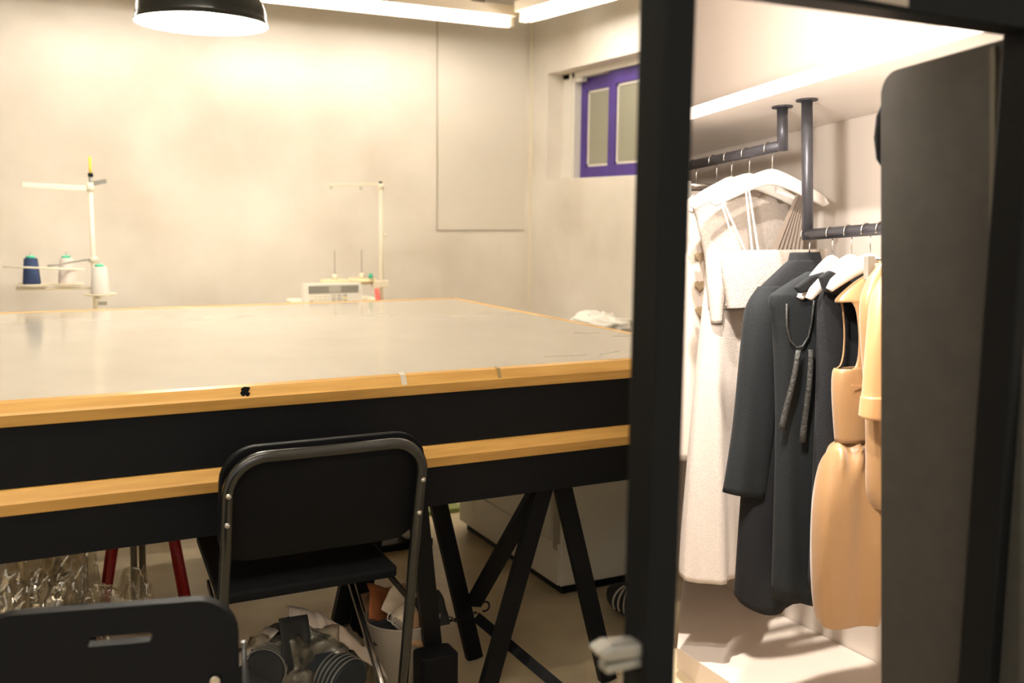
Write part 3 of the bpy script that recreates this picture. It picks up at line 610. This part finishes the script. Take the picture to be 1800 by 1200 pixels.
def blob(c, r, nu=40, nv=24, amp=.2, fr=3., seed=0, zmin=-1, sharp=1):
    vs = []; c = Vector(c)
    for i in range(nv + 1):
        th = pi * i / nv
        for k in range(nu):
            a = 2 * pi * k / nu; d = Vector((sin(th) * cos(a), sin(th) * sin(a), cos(th)))
            nn = noise.turbulence(d * fr + Vector((seed, seed * 1.7, seed * .3)), 4, False) if sharp else noise.noise(d * fr + Vector((seed, 0, 0)))
            q = 1 + amp * (nn * 2 - 1 if sharp else nn)
            vs.append((c.x + d.x * r[0] * q, c.y + d.y * r[1] * q, max(zmin, c.z + d.z * r[2] * q)))
    fs = [(i * nu + k, (i + 1) * nu + k, (i + 1) * nu + (k + 1) % nu, i * nu + (k + 1) % nu) for i in range(nv) for k in range(nu)]
    return MB().add(vs, fs, True)
tag(blob((2.09, 3.30, .865), (.10, .21, .055), amp=.14, seed=3, zmin=.832).build('wrapped_fabric', 'white_paint', None, (2.09, 3.30, .832)), 'white plastic-wrapped fabric bundle on the box beside the table', 'bundle')

# sewing tables, thread stands, spools
def sewing_table(label, x0, x1, y0=4.17, y1=4.84):
    t = thing('sewing_table', label, 'table', ((x0 + x1) / 2, (y0 + y1) / 2, 0), group='sewing tables along the back wall'); o = t.location
    rel(MB().box((x0, y0, .735), (x1, y1, .765)), o).build('table_top', 'cream_paint', t, bevel=.004)
    for x in (x0 + .06, x1 - .06):
        for y in (y0 + .1, y1 - .1): rel(MB().tube([(x, y, .735), (x, y, 0)], .02, 12), o).build('leg', 'button_grey', t)
        rel(MB().box((x - .02, y0 + .06, .04), (x + .02, y1 - .06, .08)), o).build('foot_bar', 'button_grey', t)
sewing_table('sewing table against the back wall under the stand with three thread cones', -.55, .62)
sewing_table('sewing table against the back wall under the stand without thread', .78, 1.78)
YS = 4.5
t = thing('thread_stand', 'white thread stand with a yellow tip and three spool plates', 'stand', (.345, YS, .765), group='thread stands on the sewing tables'); o = t.location
def tp(mb, name, m_, **k): return rel(mb, o).build(name, m_, t, **k)
tp(MB().lathe([(.03, 0), (.03, .012), (.012, .016), (.012, .03)], (.345, YS, .765), 20), 'base_flange', 'cream_paint')
tp(MB().tube([(.345, YS, .765), (.345, YS, 1.40)], .0095, 14), 'pole', 'cream_paint')
tp(MB().tube([(.349, YS, 1.40), (.349, YS, 1.432)], .008, 12), 'pole_top', 'metal_pale')
tp(MB().tube([(.349, YS, 1.432), (.349, YS, 1.446)], .0105, 12), 'black_collar', 'black')
tp(MB().tube([(.349, YS, 1.446), (.348, YS, 1.513)], .0055, 10), 'yellow_tip', 'yellow')
tp(MB().bar((.092, YS - .005, 1.393), (.355, YS, 1.383), .020, .012), 'guide_arm', 'cream_paint', bevel=.002)
tp(MB().bar((.350, YS, 1.402), (.408, YS - .02, 1.416), .018, .012), 'rear_arm', 'metal_pale', bevel=.002)
tp(MB().tube([(.345, YS, 1.372), (.345, YS, 1.408)], .016, 14), 'arm_clamp', 'cream_paint')
tp(MB().tube([(.345, YS, 1.080), (.345, YS, 1.100)], .017, 14), 'rod_clamp', 'cream_paint')
tp(MB().tube([(.345, YS, 1.092), (.305, YS - .02, 1.090), (.22, YS - .08, 1.078), (.168, YS - .10, 1.072)], .004, 8), 'guide_bracket', 'metal_pale')
tp(MB().tube([(.008, YS - .11, 1.072), (.172, YS - .10, 1.062), (.302, YS - .09, 1.053)], .004, 8), 'guide_rod', 'cream_paint')
plates = [(.110, YS + .0, .990, .066), (.243, YS + .02, .988, .066), (.362, YS - .06, .948, .066)]
for (x, y, z, r) in plates:
    tp(MB().lathe([(.0, -.004), (r * .8, -.004), (r, .003), (r - .003, .006), (r * .78, .0), (.0, .0)], (x, y, z), 32), 'spool_plate', 'cream_paint')
    tp(MB().tube([(x, y, z), (x, y, z + .135)], .002, 8), 'spool_pin', 'metal_pale')
tp(MB().tube([(.05, YS, .975), (.345, YS, .972)], .006, 8), 'plate_arm', 'cream_paint').rotation_euler = (0, 0, 0)
tp(MB().tube([(.345, YS, .930), (.362, YS - .06, .938)], .006, 8), 'plate_arm', 'cream_paint')
tp(MB().box((.352, YS - .075, .905), (.366, YS - .055, .92)).tube([(.366, YS - .065, .912), (.385, YS - .065, .912)], .008, 8), 'wing_screw', 'button_grey')
def cone(label, x, y, z, m_, h=.112, r0=.034, r1=.026):
    t2 = thing('thread_cone', label, 'thread', (x, y, z), group='thread cones on the stand')
    MB().lathe([(r0 * .85, 0), (r0, .004), (r0, h * .08), (r1, h * .94), (r1 * .8, h * .97), (.0105, h * .97)], n=28).build('thread_winding', m_, t2)
    MB().lathe([(.018, h * .965), (.018, h * 1.02), (.012, h * 1.06), (.005, h * 1.06)], n=20).build('core', 'green_core', t2)
cone('navy blue thread cone on the spool plate', *plates[0][:2], .991, 'navy')
cone('pale pink thread cone on the spool plate', *plates[1][:2], .989, 'pink_thread')
cone('pale grey thread cone on the lowest spool plate', *plates[2][:2], .949, 'grey_thread', h=.118, r0=.037, r1=.03)

Y2 = 4.6
t = thing('thread_stand', 'pale thread stand without thread, its cream spool pads empty', 'stand', (1.648, Y2, .765), group='thread stands on the sewing tables'); o = t.location
tp(MB().lathe([(.03, 0), (.03, .012), (.012, .016), (.012, .03)], (1.648, Y2, .765), 20), 'base_flange', 'cream_paint')
tp(MB().tube([(1.648, Y2, .765), (1.645, Y2, 1.435)], .0095, 14), 'pole', 'cream_paint')
tp(MB().tube([(1.645, Y2, 1.435), (1.645, Y2, 1.444)], .009, 12), 'black_cap', 'black')
tp(MB().bar((1.385, Y2, 1.420), (1.660, Y2, 1.432), .014, .012), 'guide_arm', 'cream_paint', bevel=.002)
tp(MB().tube([(1.645, Y2, 1.405), (1.645, Y2, 1.432)], .016, 14), 'arm_clamp', 'cream_paint')
for x in (1.398, 1.545): tp(MB().tube([(x + .006 * cos(a), Y2 - .008, 1.410 + .006 * sin(a)) for a in [2 * pi * i / 12 for i in range(13)]], .002, 6, False), 'thread_eyelet', 'button_grey')
tp(MB().tube([(1.655, Y2, 1.19), (1.672, Y2, 1.185)], .009, 12), 'pole_knob', 'cream_paint')
tp(MB().box((1.600, Y2 - .02, .935), (1.680, Y2 + .02, .968)), 'plate_clamp', 'cream_paint', bevel=.004)
for (x, y) in ((1.410, Y2 - .01), (1.560, Y2 + .04)):
    tp(MB().lathe([(.0, -.006), (.070, -.006), (.072, .0), (.066, .010), (.0, .012)], (x, y, .968), 28), 'spool_pad', 'pad_cream')
    tp(MB().lathe([(.015, .0), (.014, .02), (.006, .024), (.0, .024)], (x, y, .980), 16), 'pad_hub', 'cream_paint')
    tp(MB().tube([(x, y, .98), (x, y, 1.115)], .0016, 6), 'spool_pin', 'button_brown')
tp(MB().tube([(1.35, Y2, .958), (1.648, Y2, .955)], .006, 8), 'plate_arm', 'cream_paint')
tp(MB().lathe([(.0, 0), (.012, .0), (.009, .022), (.0, .022)], (1.585, Y2 - .02, .982), 14), 'green_cone_stub', 'green_core')
tag(MB().tube([(1.622, Y2 - .06, .770), (1.600, Y2 - .06, .935)], .012, 12).build('red_handle', 'red2', None, (1.622, Y2 - .06, .770)), 'red tool handle leaning by the empty thread stand', 'tool')
sm = thing('sewing_machine', 'sewing machine with a white keypad control panel', 'sewing machine', (1.40, 4.5, .765)); o = sm.location
def sp_(mb, name, m_, **k): return rel(mb, o).build(name, m_, sm, **k)
sp_(MB().box((1.15, 4.42, .765), (1.56, 4.58, .785)), 'bed', 'cream_paint', bevel=.005)
sp_(MB().box((1.44, 4.44, .785), (1.56, 4.56, .90)), 'column', 'cream_paint', bevel=.01)
sp_(MB().box((1.16, 4.45, .845), (1.50, 4.55, .90)), 'machine_arm', 'cream_paint', bevel=.01)
sp_(MB().box((1.17, 4.46, .785), (1.21, 4.54, .85)), 'needle_head', 'cream_paint', bevel=.008)
YQ = 4.40
pan = sp_(MB().prism([(x, z) for x, z in rrect(1.205, .845, 1.480, .975, .012, 4)], 'y', YQ, YQ + .035), 'control_panel', 'white_paint', bevel=.003)
def onp(name, x0, z0, x1, z1, m_, dy=.003):
    mb = MB().box((x0, YQ - dy, z0), (x1, YQ, z1)); return rel(mb, o).build(name, m_, pan, bevel=.0008)
onp('display', 1.2285, .931, 1.462, .964, 'display')
onp('display_field', 1.322, .933, 1.378, .962, 'button_grey', .0034)  # lighter grey field in the middle of the display
for r_ in range(3):
    for c_ in range(3):
        onp('key', 1.336 + c_ * .0265, .915 - r_ * .0135, 1.354 + c_ * .0265, .9235 - r_ * .0135, 'button_yellow' if (r_, c_) == (1, 2) else 'button_grey')
for r_ in range(2):
    for c_ in range(4): onp('key', 1.238 + c_ * .022, .915 - r_ * .014, 1.252 + c_ * .022, .923 - r_ * .014, 'cream_paint')
onp('brand_plate', 1.232, .890, 1.250, .897, 'button_grey')

# ---------------------------------------------------------------- floor clutter under the table
tag(MB().prism(rrect(1.20, 3.86, 1.75, 4.10, .02, 3), 'z', 0.0, .02).build('cutting_mat', 'green', None, (1.45, 3.98, 0)), 'green mat edge lying on the floor beyond the cabinet', 'mat')
pd = thing('foot_pedal', 'white curved foot pedal of the sewing machine on the floor', 'pedal', (1.33, 3.62, 0)); o = pd.location
rel(MB().tube([(1.19, 3.56, .062), (1.25, 3.55, .066), (1.297, 3.55, .086), (1.345, 3.55, .122), (1.40, 3.55, .130)], [.018, .020, .020, .024, .024], 12), o).build('pedal_arm', 'white_paint', pd)
rel(MB().box((1.35, 3.52, .03), (1.45, 3.62, .15)), o).build('pedal_body', 'white_paint', pd, bevel=.015)
rel(MB().box((1.17, 3.50, .0), (1.46, 3.66, .03)), o).build('pedal_base', 'black', pd, bevel=.004)
# waste bin with scraps
bn = thing('waste_bin', 'white plastic bin full of scraps beneath the table', 'bin', (.905, 2.385, 0))
bz = .235
MB().lathe([(.072, 0), (.078, .004), (.098, bz - .008), (.101, bz), (.095, bz), (.074, .01), (0, .01)], n=32).build('bin_body', 'bin_white', bn)
MB().tube([(.100 * cos(a), .100 * sin(a), bz) for a in [2 * pi * i / 32 for i in range(33)]], .003, 6, False).build('bin_rim', 'bin_white', bn)
def sheet(name, label, cat, c, size, rot, m_, seed, curl=.03, group=None, nx=8, th=.002):
    mb = MB(); vs = []
    for i in range(nx + 1):
        for k in range(nx + 1):
            x = (i / nx - .5) * size[0]; y = (k / nx - .5) * size[1]
            z = curl * (sin(2.4 * i / nx + seed) * .6 + cos(3.1 * k / nx + seed * 2) * .5) + .006 * noise.noise(Vector((x * 40, y * 40, seed)))
            vs.append((x, y, z))
    fs = [(i * (nx + 1) + k, (i + 1) * (nx + 1) + k, (i + 1) * (nx + 1) + k + 1, i * (nx + 1) + k + 1) for i in range(nx) for k in range(nx)]
    ob = mb.add(vs, fs, True).build(name, m_, solid=th); ob.location = c; ob.rotation_euler = [radians(a) for a in rot]
    return tag(ob, label, cat, group)
def roll(name, label, cat, a, b_, r, m_, group=None, stripes=0, m2='stripe'):
    a = Vector(a); b_ = Vector(b_); t = thing(name, label, cat, a, group=group)
    d = b_ - a; MB().tube([(0, 0, 0), d * .5, d], [r, r * 1.05, r * .96], 20).build('cloth', m_, t)
    for i in range(stripes):
        q = .72 + .06 * i; c = d * q; tt = d.normalized(); x = tt.orthogonal().normalized(); y = tt.cross(x)
        MB().tube([c + (x * cos(w_) + y * sin(w_)) * r * 1.035 for w_ in [2 * pi * k / 24 for k in range(25)]], .0022, 6, False).build('stripe', m2, t)
    return t
g = 'scraps in the waste bin'
sheet('paper_scrap', 'white paper triangle sticking up out of the bin', 'paper', (.878, 2.36, .288), (.07, .075), (80, 38, 10), 'paper', 1, .01, g)
sheet('cloth_scrap', 'rust brown cloth scrap in the bin', 'fabric', (.850, 2.40, .272), (.10, .09), (50, 15, 10), 'rust', 2, .03, g)
sheet('card_scrap', 'tan card scrap at the back of the bin', 'card', (.885, 2.455, .262), (.14, .05), (75, 0, 10), 'card', 3, .012, g)
roll('card_tube', 'short pale card tube lying in the bin', 'card', (.868, 2.325, .243), (.915, 2.35, .268), .024, 'paper', g)
sheet('dark_scrap', 'black cloth scrap hanging over the rim of the bin', 'fabric', (.855, 2.335, .232), (.11, .06), (50, -15, -20), 'dark_scrap', 4, .03, g)
sheet('dark_scrap', 'black cloth scrap lying across the top of the bin', 'fabric', (.955, 2.36, .245), (.12, .10), (20, 20, 15), 'dark_scrap', 5, .04, g)
sheet('paper_scrap', 'pale paper offcut lying flat at the right of the bin', 'paper', (.950, 2.32, .225), (.06, .04), (65, 0, 25), 'paper', 6, .01, g)
sheet('paper_scrap', 'pale paper offcut folded low at the front of the bin', 'paper', (.915, 2.300, .230), (.05, .09), (75, 10, -10), 'card', 7, .01, g)
sheet('paper_scrap', 'pale paper leaf standing behind the black scrap', 'paper', (.945, 2.40, .272), (.07, .05), (70, 0, -20), 'paper', 8, .01, g)
lace = MB()
for k in range(3):
    cx = .853 + .012 * k; cz = .262 - .012 * k
    lace.tube([(cx + .011 * cos(a), 2.325, cz + .013 * sin(a) + .003 * cos(3 * a)) for a in [2 * pi * i / 14 for i in range(15)]], .0016, 6, False)
tag(lace.build('white_cord', 'stripe', None, (.86, 2.325, .24)), 'looped thin white cord on the scraps of the bin', 'cord')
bb = tag(MB().prism(rrect(.885, 2.19, .985, 2.265, .012, 3), 'z', 0, .195).build('black_box', 'plastic_black', None, (.935, 2.23, 0), bevel=.004), 'black box on the floor in front of the waste bin', 'box')
# clear bag of dark scraps
bag = thing('scrap_bag', 'clear plastic bag stuffed with dark fabric scraps under the chair', 'bag', (.60, 2.30, 0))
bmesh_ = blob((0, 0, .155), (.185, .125, .165), nu=64, nv=36, amp=.16, fr=2.6, seed=5, zmin=.003)
bmesh_.build('bag_film', 'clear_dim', bag)
lin = MB(); vs = []
for i in range(25):
    q = i / 24; x = -.02 + .215 * q; zt = .335 - .16 * q ** 1.7 + .010 * noise.noise(Vector((q * 9, 0, 2)))
    for k in range(6):
        e = k / 5; vs.append((x + .02 * e * q + .012 * noise.noise(Vector((q * 14, e * 4, 0))), .035 - .06 * e - .03 * q, zt + .020 * sin(pi * e) - .040 * e * (.6 + .6 * q) + .016 * noise.noise(Vector((q * 16, e * 5, 3)))))
lin.add(vs, [(i * 6 + k, (i + 1) * 6 + k, (i + 1) * 6 + k + 1, i * 6 + k + 1) for i in range(24) for k in range(5)], True)
lin.build('bag_mouth', 'lining', bag, solid=.003, subsurf=1)
g = 'fabric scraps in the clear bag'
roll('cloth_roll', 'navy cloth roll with white piping lines poking out of the bag', 'fabric', (.60, 2.37, .205), (.695, 2.185, .175), .060, 'navy_scrap', g, 5, 'piping')
roll('cloth_roll', 'black cloth roll with white piping lines at the middle of the bag', 'fabric', (.58, 2.37, .235), (.495, 2.215, .235), .048, 'dark_scrap', g, 4, 'piping')
for lb, c, r_, sd in (('large crumpled black cloth filling the middle of the bag', (.535, 2.275, .155), (.135, .085, .135), 1.1), ('crumpled black cloth low at the front of the bag', (.615, 2.235, .095), (.13, .075, .09), 2.2), ('small crumpled black cloth at the left of the bag', (.455, 2.255, .12), (.08, .075, .10), 3.3)):
    tag(blob(c, r_, nu=48, nv=28, amp=.28, fr=2.2, seed=sd, zmin=.006).build('cloth_bundle', 'dark_scrap', None, c), lb, 'fabric', g)
sheet('cloth_scrap', 'dark flap of folded cloth standing up in the bag', 'fabric', (.578, 2.245, .275), (.085, .13), (75, 8, 12), 'dark_scrap', 2.4, .02, g)
sheet('cloth_scrap', 'pale curved cloth strip on top of the dark scraps', 'fabric', (.475, 2.27, .275), (.15, .05), (15, -28, 20), 'lining', 3, .02, g)
sheet('cloth_scrap', 'small pale brown cloth scrap low in the bag', 'fabric', (.565, 2.165, .175), (.06, .03), (60, 5, 0), 'lining', 4, .01, g)
sheet('cloth_scrap', 'small white scrap by the left of the bag', 'fabric', (.425, 2.23, .245), (.045, .035), (50, 10, 30), 'lining', 5, .01, g)
sheet('cloth_scrap', 'dark folded cloth scrap at the left of the bag', 'fabric', (.46, 2.20, .20), (.13, .12), (60, 10, 25), 'dark_scrap', 6, .03, g)
# clear plastic sheeting at left
def crumpled(name, label, c, size, rot, seed, m_='clear', cat='plastic'):
    n_ = 44; vs = []
    for i in range(n_ + 1):
        for k in range(n_ + 1):
            x = i / n_ - .5; y = k / n_ - .5; p = Vector((x * 6, y * 1.6, seed))
            z = .22 * (1 - abs(noise.noise(p)) * 2) + .09 * abs(noise.noise(Vector((x * 14, y * 6, seed + 3)))) + .03 * abs(noise.noise(Vector((x * 30, y * 26, seed))))
            e = .10 * noise.noise(Vector((x * 2, y * 3, seed + 9)))
            vs.append(((x * (1 + .35 * y) + e) * size[0], (y + e * .6) * size[1], z * size[2]))
    fs = [(i * (n_ + 1) + k, (i + 1) * (n_ + 1) + k, (i + 1) * (n_ + 1) + k + 1, i * (n_ + 1) + k + 1) for i in range(n_) for k in range(n_)]
    ob = MB().add(vs, fs, True).build(name, m_); ob.location = c; ob.rotation_euler = [radians(a) for a in rot]; return tag(ob, label, cat, 'clear plastic under the table')
bx2 = tag(MB().box((-.35, 3.05, 0), (.185, 3.4, .285)).build('cardboard_box', 'cabinet', None, (-.08, 3.2, 0), bevel=.004), 'pale box on the floor behind the plastic bags', 'box')
crumpled('plastic_sheet', 'crumpled clear plastic sheet draped in a diagonal shiny fold', (.005, 2.50, .41), (.16, .30, .40), (75, 25, 12), 1.3)
crumpled('plastic_sheet', 'clear plastic sheet hanging in front of the pale box', (.125, 2.62, .33), (.12, .34, .32), (80, -6, 8), 4.1)
crumpled('plastic_sheet', 'small crumpled clear plastic end lying low by the red leg', (.225, 2.55, .325), (.15, .11, .35), (50, -18, 10), 7.7)
crumpled('plastic_sheet', 'clear plastic sheet spread over the black bundles', (-.02, 2.40, .36), (.22, .24, .2), (50, 0, 0), 9.2)
g = 'black bundles beneath the plastic'
roll('black_bundle', 'black fabric bundle under the clear plastic, beside another', 'fabric', (-.16, 2.42, .33), (.0, 2.36, .36), .05, 'dark_scrap', g)
roll('black_bundle', 'black fabric bundle under the hanging clear plastic sheet', 'fabric', (.02, 2.44, .34), (.14, 2.42, .345), .045, 'dark_scrap', g)
# table carrying the bundles
bx3 = tag(MB().box((-.5, 2.3, 0), (.16, 2.56, .285)).build('storage_crate', 'plastic_black', None, (-.17, 2.43, 0), bevel=.006), 'black crate under the table carrying the plastic-covered bundles', 'crate')
# red legged stool and grey rods beyond
rs_ = thing('stool', 'stool with red splayed legs and round black seat under the table', 'stool', (.34, 3.05, 0)); o = rs_.location
rel(MB().lathe([(.0, 0), (.15, 0), (.155, .01), (.15, .03), (.0, .032)], (.34, 3.05, .44), 28), o).build('seat', 'plastic_black', rs_)
for (x0, y0, x1, y1) in ((.272, 2.99, .190, 2.96), (.408, 2.99, .468, 2.96), (.272, 3.11, .21, 3.17), (.408, 3.11, .47, 3.17)):
    rel(MB().tube([(x0, y0, .44), (x1, y1, 0)], .0105, 12), o).build('leg', 'red', rs_)
for x in (.345, .372):
    tag(MB().tube([(x, 3.42, 0), (x + .006, 3.40, .60)], .011, 12).build('steel_rod', 'metal_pale' if x > .36 else 'button_grey', None, (x, 3.42, 0)), 'thin steel rod standing upright behind the red stool legs' if x > .36 else 'dull grey rod standing upright behind the red stool legs', 'rod', 'rods under the table')
# striped slipper near the frame
sl_ = thing('slipper', 'black slipper with three white stripes on the floor by the cabinet', 'slipper', (1.79, 2.60, 0), radians(20))
shoe = blob((0, 0, .045), (.06, .10, .055), nu=32, nv=20, amp=.05, fr=1.5, seed=2, zmin=.0, sharp=0)
shoe.build('upper', 'dark_scrap', sl_)
for i in range(3):
    ph = radians(160 + 13 * i)
    MB().tube([(.0625 * cos(e) * cos(ph), .104 * cos(e) * sin(ph), .045 + .057 * sin(e)) for e in [-.45 + 1.6 * k / 10 for k in range(11)]], .0030, 8).build('stripe', 'stripe', sl_)
